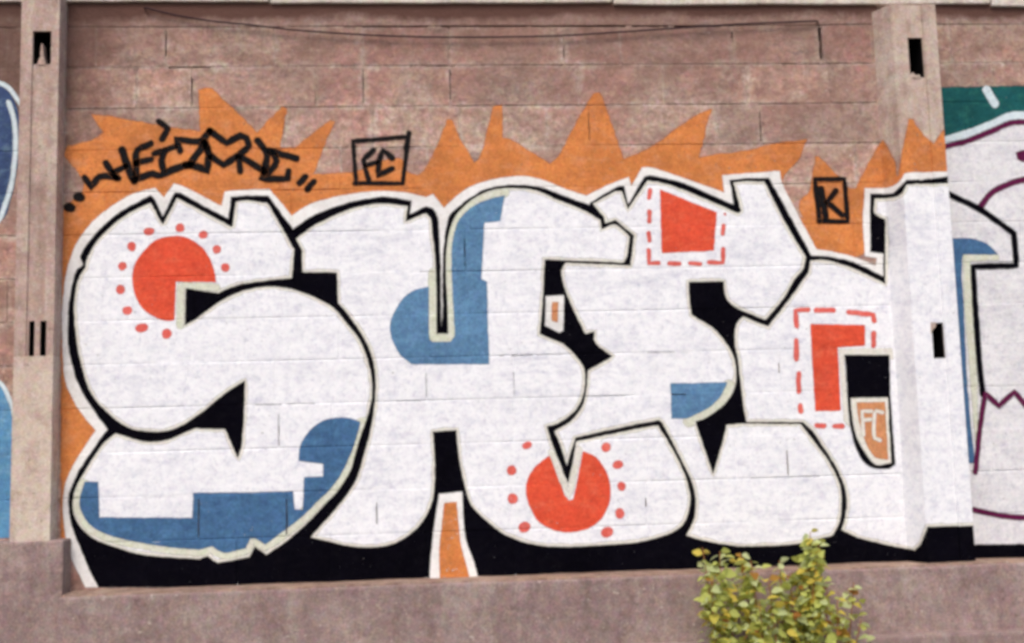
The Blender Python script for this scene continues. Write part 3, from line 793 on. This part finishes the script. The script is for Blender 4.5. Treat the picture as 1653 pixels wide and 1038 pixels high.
# S details
film('red_sun', [[(213.5, 443), (218.6, 425), (231, 407), (251, 388.5), (279, 381), (306, 385.5), (328, 401), (340, 419), (346, 437), (349, 456, K), (284.5, 455, K), (282, 517, K), (267, 518), (247, 510), (229, 496), (217.5, 473.5)]], 'paint_red', lS, 5)
for (x, y, rx, ry) in [(241, 374, 9, 6.5), (291, 368, 7, 7), (328, 379, 7, 6.5), (350, 403, 7, 7), (364, 432, 7, 7), (213, 398, 7, 7.5), (198, 430, 7, 7), (195, 467, 7, 7.5), (206, 501, 8, 7), (229, 529.5, 11, 7), (269, 539, 8, 7.5)]:
    film('red_dot', [ellipse(x, y, rx, ry, -.2)], 'paint_pink_red', lS, 5, wob=1.0)
film('cream_edge', [stroke([(291, 526), (292, 461, K), (350, 464)], 12)], 'paint_pale_cream', lS, 4.5, within=S)
film('cream_edge', [stroke([(585, 684), (582, 690), (576, 705), (566, 733), (553, 762), (532, 791), (513, 809), (489, 833), (461, 855), (440, 871), (428, 879, K), (412, 869, K), (404, 869, K), (397, 885, K), (361, 892), (343, 882, K), (322, 887, K), (291, 885), (245, 879), (199, 870), (162, 858), (144, 845), (130, 821), (130, 800), (135, 784)], 21)], 'paint_pale_cream', lS, 4.5, within=S)
film('blue_foot', [[(138, 778, K), (159, 778, K), (161, 835, K), (311, 836, K), (312, 795, K), (400, 795), (473, 793, K), (476, 822, K), (489, 823, K), (491, 770, K), (522, 769, K), (522, 749, K), (482, 744, K), (484, 722), (487, 714), (500, 695), (520, 680), (543, 674), (565, 675), (582, 681, K), (576, 705), (566, 733), (553, 762), (532, 791), (513, 809), (489, 833), (461, 855), (440, 871), (428, 879, K), (412, 869, K), (404, 869, K), (397, 885, K),
  (361, 892), (343, 882, K), (322, 887, K), (291, 885), (245, 879), (199, 870), (162, 858), (144, 845), (130, 821), (130, 800)]], 'paint_blue', lS, 5)
# H details
film('cream_edge', [stroke([(699, 440), (699, 546, K), (729, 546, K), (726, 480), (724.5, 420), (726, 390), (733, 360), (748, 340), (772, 325), (815, 311)], 15)], 'paint_pale_cream', lH, 4.5, within=Hh)
film('cream_edge', [stroke([(890, 730), (918, 800, K), (934, 726)], 11)], 'paint_cream', lH, 4.5, within=Hh)
film('blue_bowl', [[(692, 463, K), (693, 548), (698, 552), (728, 551), (734, 543), (731, 480), (729, 420), (731, 390), (738, 362), (752, 342), (775, 327), (815, 315, K), (807, 357, K), (782, 360, K), (777, 450, K), (786, 455, K), (787, 500), (789.5, 588, K), (665, 588, K), (646, 573), (632, 545), (630, 522), (640, 497.5), (652, 480), (670, 468)]], 'paint_light_blue', lH, 5)
film('red_sun', [[(887, 735, K), (870, 747.5), (855, 766), (849, 790), (853.6, 815), (870, 842.5), (895, 856), (922.5, 859), (950, 853), (971.5, 836), (984, 809), (985, 784), (978, 760), (962, 738), (941, 728, K), (925, 806, K), (918, 808, K), (911, 798, K)]], 'paint_red', lH, 5)
for (x, y, rx, ry) in [(851, 719, 8, 6), (826, 759, 8, 7.5), (827.6, 805, 8, 8.5), (846.5, 851, 9.5, 9), (978, 722, 8, 7.5), (997, 750, 8.5, 7), (1003, 785, 7, 7.5), (1000.6, 829, 7.5, 9), (980, 859, 10, 8)]:
    film('red_dot', [ellipse(x, y, rx, ry, -.3)], 'paint_pink_red', lH, 5, wob=1.0)
o = film('white_patch', [corners([(709, 797), (746, 793.5)]) + [(748, 840), (753, 875), (764, 905), (776, 948, K), (693, 948, K), (695, 905), (702, 842)]], 'paint_halo', lH, 5)
film('orange_patch', [corners([(717, 812), (737, 810)]) + [(743, 873), (752, 910), (762, 948, K), (711, 948, K), (709, 891), (714, 842)]], 'paint_orange', lH, 6)
# E details
film('cream_edge', [stroke([(1176, 622), (1171, 634), (1160, 648), (1143, 663), (1112, 680)], 19)], 'paint_pale_cream', lE, 4.5, within=Ee)
film('red_quadrilateral', [corners([(1065, 306), (1157, 343), (1152, 405), (1068, 409)])], 'paint_red', lE, 5)
for pts in [[(1049, 307), (1048, 320)], [(1048, 342), (1048, 358)], [(1047, 377), (1048, 388)], [(1047, 404), (1047, 425, K), (1063, 425)], [(1080, 426), (1097, 426)], [(1114, 425), (1130, 426)], [(1144, 424), (1167, 424, K), (1167, 402)], [(1168, 364), (1166, 378)], [(1169, 345), (1170, 348)]]:
    film('red_dash', [stroke(pts, 7 if pts[0][1] > 346 or pts[0][0] < 1100 else 3)], 'paint_pink_red', lE, 5, wob=1.2)
film('blue_corner', [[(1082, 619, K), (1174, 617, K), (1163, 640), (1143, 659), (1108, 676, K), (1084, 676, K)]], 'paint_light_blue', lE, 5)
o = film('white_window', [corners([(881, 478), (910, 477), (909, 534), (903, 537), (880, 526)])], 'paint_halo', lE, 5)
film('orange_window', [corners([(891, 488), (901, 488), (900, 521), (890, 518)])], 'paint_tan', lE, 6)
# D details
film('red_angle', [corners([(1308, 523), (1396, 525), (1396, 558), (1352, 561), (1357, 663), (1316, 664), (1311, 590)])], 'paint_red', lD, 5)
for pts in [[(1286, 526), (1284, 501, K), (1304, 500)], [(1317, 501), (1345, 501)], [(1369, 504), (1409, 508, K), (1411, 519)], [(1410, 538), (1410, 558)], [(1285, 550), (1285, 580)], [(1289, 603), (1289, 632)], [(1292, 655), (1292, 664)], [(1318, 687), (1330, 688)], [(1347, 688), (1360, 688)]]:
    film('red_dash', [stroke(pts, 8)], 'paint_pink_red', lD, 5, wob=1.2)
film('cream_frame', [corners([(1354, 564), (1440, 562), (1442, 580), (1362, 582), (1372, 690), (1362, 680)])], 'paint_cream', lD, 5)
film('black_window', [corners([(1363, 573), (1435, 573), (1437, 640), (1445, 750)]) + [(1436, 757), (1404, 754), (1387, 736), (1376, 707), (1370, 672), (1368, 640)]], 'paint_black', lD, 6)
film('cream_shield', [[(1373, 643, K), (1433, 642, K), (1435, 690), (1438, 747, K), (1413, 750), (1395, 729), (1381, 701), (1375, 668)]], 'paint_cream', lD, 7)
film('orange_shield', [[(1382, 650, K), (1428, 649, K), (1430, 690), (1433, 742, K), (1412, 738), (1398, 717), (1388, 688)]], 'paint_tan', lD, 8)
for pts in [[(1393, 702), (1391, 664, K), (1406, 664)], [(1393, 678), (1405, 677)], [(1424, 666), (1413, 663), (1410, 685), (1411, 707), (1420, 711)]]:
    film('cream_lettering', [stroke(pts, 6)], 'paint_cream', lD, 9, wob=.4, soft=1.1)

# ---- tags
tag = empty('graffiti_tag', label='black handwritten word tag in quotation marks sprayed across orange spikes', cat='graffiti tag')
TAG = [([(137, 287), (148, 303, K), (160, 285), (171, 284), (191, 288)], 9), ([(171, 264), (183, 280), (188, 288)], 9), ([(183, 279), (203, 268)], 8), ([(197, 242), (205, 265), (217, 292, K)], 10.5),
  ([(244, 232), (222, 242), (219, 250), (220, 270), (220, 286)], 9.5), ([(244, 257), (219, 264)], 8.5), ([(217, 291), (246, 280), (256, 284), (287, 271), (310, 265)], 9.5), ([(249, 248), (283, 237)], 8), ([(267, 243), (261, 259), (264, 274)], 9),
  ([(257, 196), (271, 208, K), (262, 225)], 9), ([(291, 244), (284, 224, K), (310, 228), (326, 227), (339, 211)], 9), ([(338, 211), (366, 231, K), (388, 219), (398, 223), (402, 235), (385, 250), (361, 267, K), (339, 250), (329, 229)], 9),
  ([(330, 232), (307, 264)], 10), ([(300, 266), (312, 267), (334, 276, K), (337, 250), (332, 230)], 10), ([(385, 252), (388, 277)], 9), ([(392, 255), (428, 277)], 9), ([(416, 227), (431, 249), (426, 278)], 9.5), ([(437, 243), (447, 260), (434, 279)], 9), ([(434, 243), (479, 256)], 9),
  ([(427, 280), (422, 289, K), (464, 289, K), (466, 276)], 9), ([(493, 285), (483, 296)], 8.5), ([(507, 293), (496, 305)], 9)]
for pts, wd in TAG: film('letter_stroke', [stroke(pts, wd * 1.2)], 'paint_tag', tag, 4, wob=1.1)
for x, y in ((113, 335), (128, 318)): film('quotation_dot', [ellipse(x, y, 10, 8, .15)], 'paint_tag', tag, 4, wob=1)
fc = empty('graffiti_tag', label='square black frame round two small letters, sprayed above the letter H', cat='graffiti tag')
film('frame', [stroke([(575, 297), (570, 228, K), (659, 221, K), (650, 296, K), (572, 296)], 7.5), stroke([(660, 215), (656, 240)], 9)], 'paint_tag', fc, 4, wob=.8)
for pts, wd in [([(603, 242), (586, 258, K), (589, 270), (595, 290)], 7.5), ([(591, 267), (609, 261)], 6.5), ([(633, 255), (618, 242, K), (612, 260), (610, 284, K), (633, 272)], 8)]:
    film('letter_stroke', [stroke(pts, wd * 1.15)], 'paint_tag', fc, 5, wob=.9)
kk = empty('graffiti_tag', label='narrow upright black frame round a single letter K on orange', cat='graffiti tag')
film('frame', [stroke([(1323, 358), (1315, 289, K), (1363, 289, K), (1368, 358, K), (1321, 357)], 8)], 'paint_tag', kk, 4, wob=.8)
for pts, wd in [([(1325, 305), (1333, 350)], 10), ([(1349, 308), (1335, 326, K), (1359, 347)], 8.5)]:
    film('letter_stroke', [stroke(pts, wd * 1.12)], 'paint_tag', kk, 5, wob=.9)

# ---- dabs on the bare post
dab = empty('paint_dab', label='small orange paint dab on the bare post beside the quotation dots', cat='paint dab')
P = [on_plane(u, v, POST_D) for u, v in ((77, 336), (88, 334), (88.6, 351), (79, 352))]
mesh_obj('dab_coat', [(x, -POST_D - .001, z) for x, z in P], [(0, 1, 2, 3)], 'paint_orange', dab)

# ---- right-hand bay
rb = empty('graffiti_piece', label='teal, grey-white and purple graffiti on the block wall bay beside the painted post', cat='graffiti')
CL = (XR + .0005, 6.15)
UR = 2050                                        # the piece runs on past the frame's edge
def rfilm(name, outs, mat, layer, **kw): return film(name, outs, mat, rb, layer, surf='flat', clip=CL, **kw)
rfilm('teal_ground', [corners([(1490, 142), (1560, 140), (1653, 138), (UR, 134), (UR, 260), (1490, 260)])], 'paint_teal', 0, wob=1.5)
rfilm('pale_flash', [stroke([(1592, 145), (1606, 168)], 13)], 'paint_pale', 1)
rfilm('grey_white_ground', [[(1490, 236, K), (1530, 230), (1570, 217), (1600, 205), (1630, 192), (1653, 190), (1800, 200), (UR, 190, K), (UR, 884, K), (1490, 884, K)]], 'paint_grey_white', 1)
rfilm('pale_outline', [stroke([(1490, 236), (1530, 226), (1570, 214), (1600, 202), (1628, 189), (1653, 187), (1800, 195), (UR, 186)], 14)], 'paint_pale', 2)
rfilm('purple_outline', [stroke([(1490, 247), (1528, 236), (1560, 228), (1600, 212), (1630, 199), (1653, 197), (1800, 206), (UR, 198)], 9)], 'paint_purple', 3)
rfilm('purple_blot', [[(1640, 246), (1660, 242), (1700, 244, K), (1700, 262, K), (1660, 262), (1642, 258)]], 'paint_purple', 2)
rfilm('purple_arc', [stroke([(1582, 335), (1600, 312), (1625, 299), (1653, 290), (1720, 284)], 10)], 'paint_purple', 2)
rfilm('purple_zigzag', [stroke([(1574, 762), (1580, 700), (1590, 634, K), (1612, 655, K), (1637, 632, K), (1660, 660, K), (1690, 640)], 8.5)], 'paint_purple', 7)
rfilm('purple_line', [stroke([(1572, 823), (1613, 832), (1653, 836), (1760, 842)], 9)], 'paint_purple', 2)
rfilm('black_base', [corners([(1490, 880), (1653, 878), (UR, 872), (UR, 925), (1490, 925)])], 'paint_black', 2)
rfilm('white_serif', [corners([(1500, 297), (1536, 317), (1584, 339), (1635, 378), (1639, 428), (1570, 429), (1576, 560), (1584, 650), (1575, 740), (1500, 740)])], 'paint_grey_white', 3)
rfilm('blue_serif', [[(1500, 385, K), (1541, 385, K), (1567, 385), (1592, 393), (1611, 411, K), (1553, 414, K), (1552, 440), (1555, 490), (1560, 600), (1567, 690), (1573, 748, K), (1560, 748, K), (1500, 480, K)]], 'paint_blue', 4)
rfilm('cream_serif', [corners([(1554, 411), (1612, 412), (1612, 420), (1566, 422), (1571, 500), (1578, 620), (1578, 720), (1574, 720), (1565, 600), (1556, 490)])], 'paint_pale_cream', 5)
rfilm('black_serif_outline', [stroke([(1520, 306), (1536, 316), (1584, 340), (1636, 377, K), (1640, 429, K), (1570, 430, K), (1574, 500), (1580, 580), (1586, 636)], 9.5)], 'paint_black', 6)

# ---- left-hand bay
lb = empty('graffiti_piece', label='blue graffiti with a pale curved outline on the wall bay beside the bare post', cat='graffiti')
CL2 = (-1.95, LX0 - .0005)
def lfilm(name, outs, mat, layer, **kw): return film(name, outs, mat, lb, layer, surf='flat', clip=CL2, **kw)
lfilm('navy_shape', [[(-300, 160, K), (-120, 120), (0, 138), (22, 160), (32, 200), (30, 260), (18, 320), (0, 358), (-120, 400), (-300, 380, K)]], 'paint_navy', 0)
lfilm('pale_outline', [stroke([(-300, 158), (-120, 118), (0, 134), (18, 146), (34, 170)], 7)], 'paint_pale', 1)
lfilm('pale_curve', [stroke([(14, 165), (23, 195), (25, 240), (20, 290), (8, 332), (-8, 362), (-120, 405), (-300, 385)], 8)], 'paint_pale', 2)
lfilm('sky_blue_shape', [[(-300, 600, K), (-60, 590), (0, 622), (12, 640), (22, 668), (40, 700, K), (40, 868, K), (-300, 872, K)]], 'paint_sky_blue', 0)
lfilm('pale_rim', [stroke([(-300, 597), (-60, 587), (0, 618), (12, 636), (21, 662), (30, 700)], 7)], 'paint_pale', 1)

# ------------------------------------------------------------------ cable slung along the top
def tube(name, pts, r, mat, parent=None, sides=6, r_end=None, **kw):
    V, F = [], []
    n = len(pts)
    for i, p in enumerate(pts):
        t = (pts[min(i + 1, n - 1)] - pts[max(i - 1, 0)]).normalized()
        a = t.cross(Vector((0, 1, 0.01)))
        a = a.normalized() if a.length > 1e-4 else Vector((1, 0, 0))
        b = t.cross(a)
        rr = r if r_end is None else r + (r_end - r) * i / (n - 1)
        for k in range(sides):
            an = 2 * math.pi * k / sides
            V.append(p + (a * math.cos(an) + b * math.sin(an)) * rr)
    for i in range(n - 1):
        for k in range(sides):
            F.append((i * sides + k, i * sides + (k + 1) % sides, (i + 1) * sides + (k + 1) % sides, (i + 1) * sides + k))
    F.append(tuple(range(sides))[::-1]); F.append(tuple((n - 1) * sides + k for k in range(sides)))
    return mesh_obj(name, V, F, mat, parent, smooth=True, **kw)
wp = spline([(232, 12), (280, 24), (340, 34), (400, 40), (480, 49), (600, 57), (700, 60), (800, 60), (900, 58), (1000, 52), (1100, 45), (1200, 39), (1322, 34)], False)
cab = [Vector((x, -.022 - .0 * i, z)) for i, (x, z) in enumerate(on_plane(p.x, p.y, .02) for p in wp)]
cab[0].y = -.004; cab[-1].y = -.004
tube('cable', cab, .0045, 'wire', label='thin dark cable sagging along the top of the wall', cat='cable')

# ------------------------------------------------------------------ shrub at the foot of the wall
def leaf_mat(name, c1, c2):
    a = M(name, .55)
    c = a.mix(a.rand(), c1, c2)
    c = a.mix(a.rmp(a.noise(70, 3, .6), (.4, grey(0)), (.7, grey(.35))), c, tuple(x * .55 for x in c1))
    a.col(c)
    a.b.inputs['Subsurface Weight'].default_value = 0
    tr = a.n.new('ShaderNodeBsdfTranslucent'); a.L(c, tr.inputs[0])
    mx = a.n.new('ShaderNodeMixShader'); mx.inputs[0].default_value = .5
    out = a.n['Material Output']
    a.L(a.b.outputs[0], mx.inputs[1]); a.L(tr.outputs[0], mx.inputs[2]); a.L(mx.outputs[0], out.inputs[0])
    return a.m
leaf_mat('leaf_green', (.62, .66, .19), (.52, .58, .15))
leaf_mat('leaf_pale', (.68, .74, .38), (.60, .68, .32))
leaf_mat('leaf_yellow', (.78, .62, .12), (.64, .58, .12))
leaf_mat('leaf_dark', (.27, .29, .06), (.36, .36, .075))
leaf_mat('leaf_rust', (.40, .17, .05), (.45, .26, .05))
plain('stem', (.26, .12, .045), .8)
LEAF = {}
def leaf_mesh(mat, variant):
    key = (mat, variant)
    if key in LEAF: return LEAF[key]
    r = random.Random(variant * 7 + 1)
    # ovate leaf, cupped along the midrib, tip drooping
    prof = [(0, 0), (.16, .20), (.36, .34), (.58, .33), (.80, .20), (1.0, 0)]
    prof = [(t, w_ * (1 + r.uniform(-.12, .12))) for t, w_ in prof]
    V = []; F = []
    bend = r.uniform(.1, .35); cup = r.uniform(.15, .4)
    for t, w_ in prof:
        z = -bend * t * t
        V += [(-w_, t, z + cup * w_), (0, t, z), (w_, t, z + cup * w_ * r.uniform(.6, 1.2))]
    for i in range(len(prof) - 1):
        a = i * 3
        F += [(a, a + 1, a + 4, a + 3), (a + 1, a + 2, a + 5, a + 4)]
    me = bpy.data.meshes.new('leaf'); me.from_pydata(V, [], F); me.update(); me.materials.append(MATS[mat])
    for p in me.polygons: p.use_smooth = True
    LEAF[key] = me
    return me
shrub = empty('shrub', label='leafy yellow-green shrub growing at the foot of the plinth', cat='shrub')
rs = random.Random(21)
HS = .30
def at(u, v, h): x, z = on_plane(u, v, h); return Vector((x, -h, z))
STEMS = [  # tip px, base px x, distance from wall, leaves, first fraction with leaves
  (1308, 858, 1292, .32, 34), (1322, 880, 1302, .36, 24), (1296, 900, 1280, .30, 22), (1162, 890, 1200, .34, 24), (1134, 884, 1190, .36, 14), (1195, 892, 1212, .30, 26), (1212, 905, 1222, .36, 20),
  (1258, 905, 1262, .33, 20), (1240, 935, 1245, .38, 16), (1275, 925, 1272, .28, 18), (1150, 930, 1180, .40, 20), (1180, 945, 1205, .30, 18), (1335, 940, 1315, .38, 16), (1378, 940, 1335, .33, 9), (1352, 968, 1325, .40, 10), (1225, 970, 1232, .42, 14), (1390, 1000, 1345, .36, 8)]
from mathutils import Quaternion
FV, FF, FM = [], [], []
LNAMES = ['leaf_green', 'leaf_pale', 'leaf_yellow', 'leaf_dark', 'leaf_rust']
def leaf_place(p, i, L):
    ang = i * 2.4 + rs.uniform(-.6, .6)
    dirv = Vector((math.cos(ang) * 1.15, math.sin(ang) * .8 - .15, rs.uniform(-.55, .65))).normalized()
    q = dirv.to_track_quat('Y', 'Z') @ Quaternion((0, 1, 0), rs.uniform(-1.2, 1.2))
    return Matrix.Translation(p + dirv * .004) @ q.to_matrix().to_4x4() @ Matrix.Scale(L, 4)
for (u, v, ub, hd, nl) in STEMS:
    tip = at(u, v, hd); base = Vector((on_plane(ub, 1150, hd)[0], -hd - rs.uniform(-.02, .05), -.80))
    mid = base.lerp(tip, .55) + Vector((rs.uniform(-.05, .05), rs.uniform(-.03, .03), 0))
    bend = rs.uniform(-.012, .012)
    def along(t): return base * (1 - t)**2 + mid * 2 * t * (1 - t) + tip * t * t + Vector((bend * math.sin(t * 13), 0, 0)) * (1 - t)
    st = tube('stem', [along(i / 16) for i in range(17)], .007, 'stem', shrub, 6, .002)
    span = (tip - base).length
    low = min(.62, span * .75)
    for i in range(nl):                          # single leaves of the upper, open growth
        t = 1 - ((i + rs.random() * .8) / nl) ** 1.1 * min(.50, span * .6) / span
        o = bpy.data.objects.new('leaf', leaf_mesh(rs.choices(LNAMES, [5, 3.6, 2.8, .9, .4])[0], rs.randrange(3)))
        o.matrix_local = leaf_place(along(t), i, rs.uniform(.036, .066) * (.75 if i < 2 else 1))
        link(o, st)
    for i in range(int(nl * 6)):               # small leaves of the dense inner growth
        t = 1 - (.05 + .95 * rs.random() ** .8) * low / span
        mi = rs.choices(range(5), [5, 3.0, 2.2, 1.5, .4])[0]
        me = leaf_mesh(LNAMES[mi], rs.randrange(3))
        mw = leaf_place(along(t) + Vector((rs.uniform(-.04, .04), rs.uniform(-.03, .03), rs.uniform(-.02, .02))), i, rs.uniform(.026, .054))
        b = len(FV); FV += [mw @ vx.co for vx in me.vertices]
        for p_ in me.polygons: FF.append(tuple(b + q for q in p_.vertices)); FM.append(mi)
fo = mesh_obj('foliage', FV, FF, LNAMES[0] and MATS[LNAMES[0]], shrub, smooth=True, kind='stuff')
for nme in LNAMES[1:]: fo.data.materials.append(MATS[nme])
fo.data.polygons.foreach_set('material_index', FM)
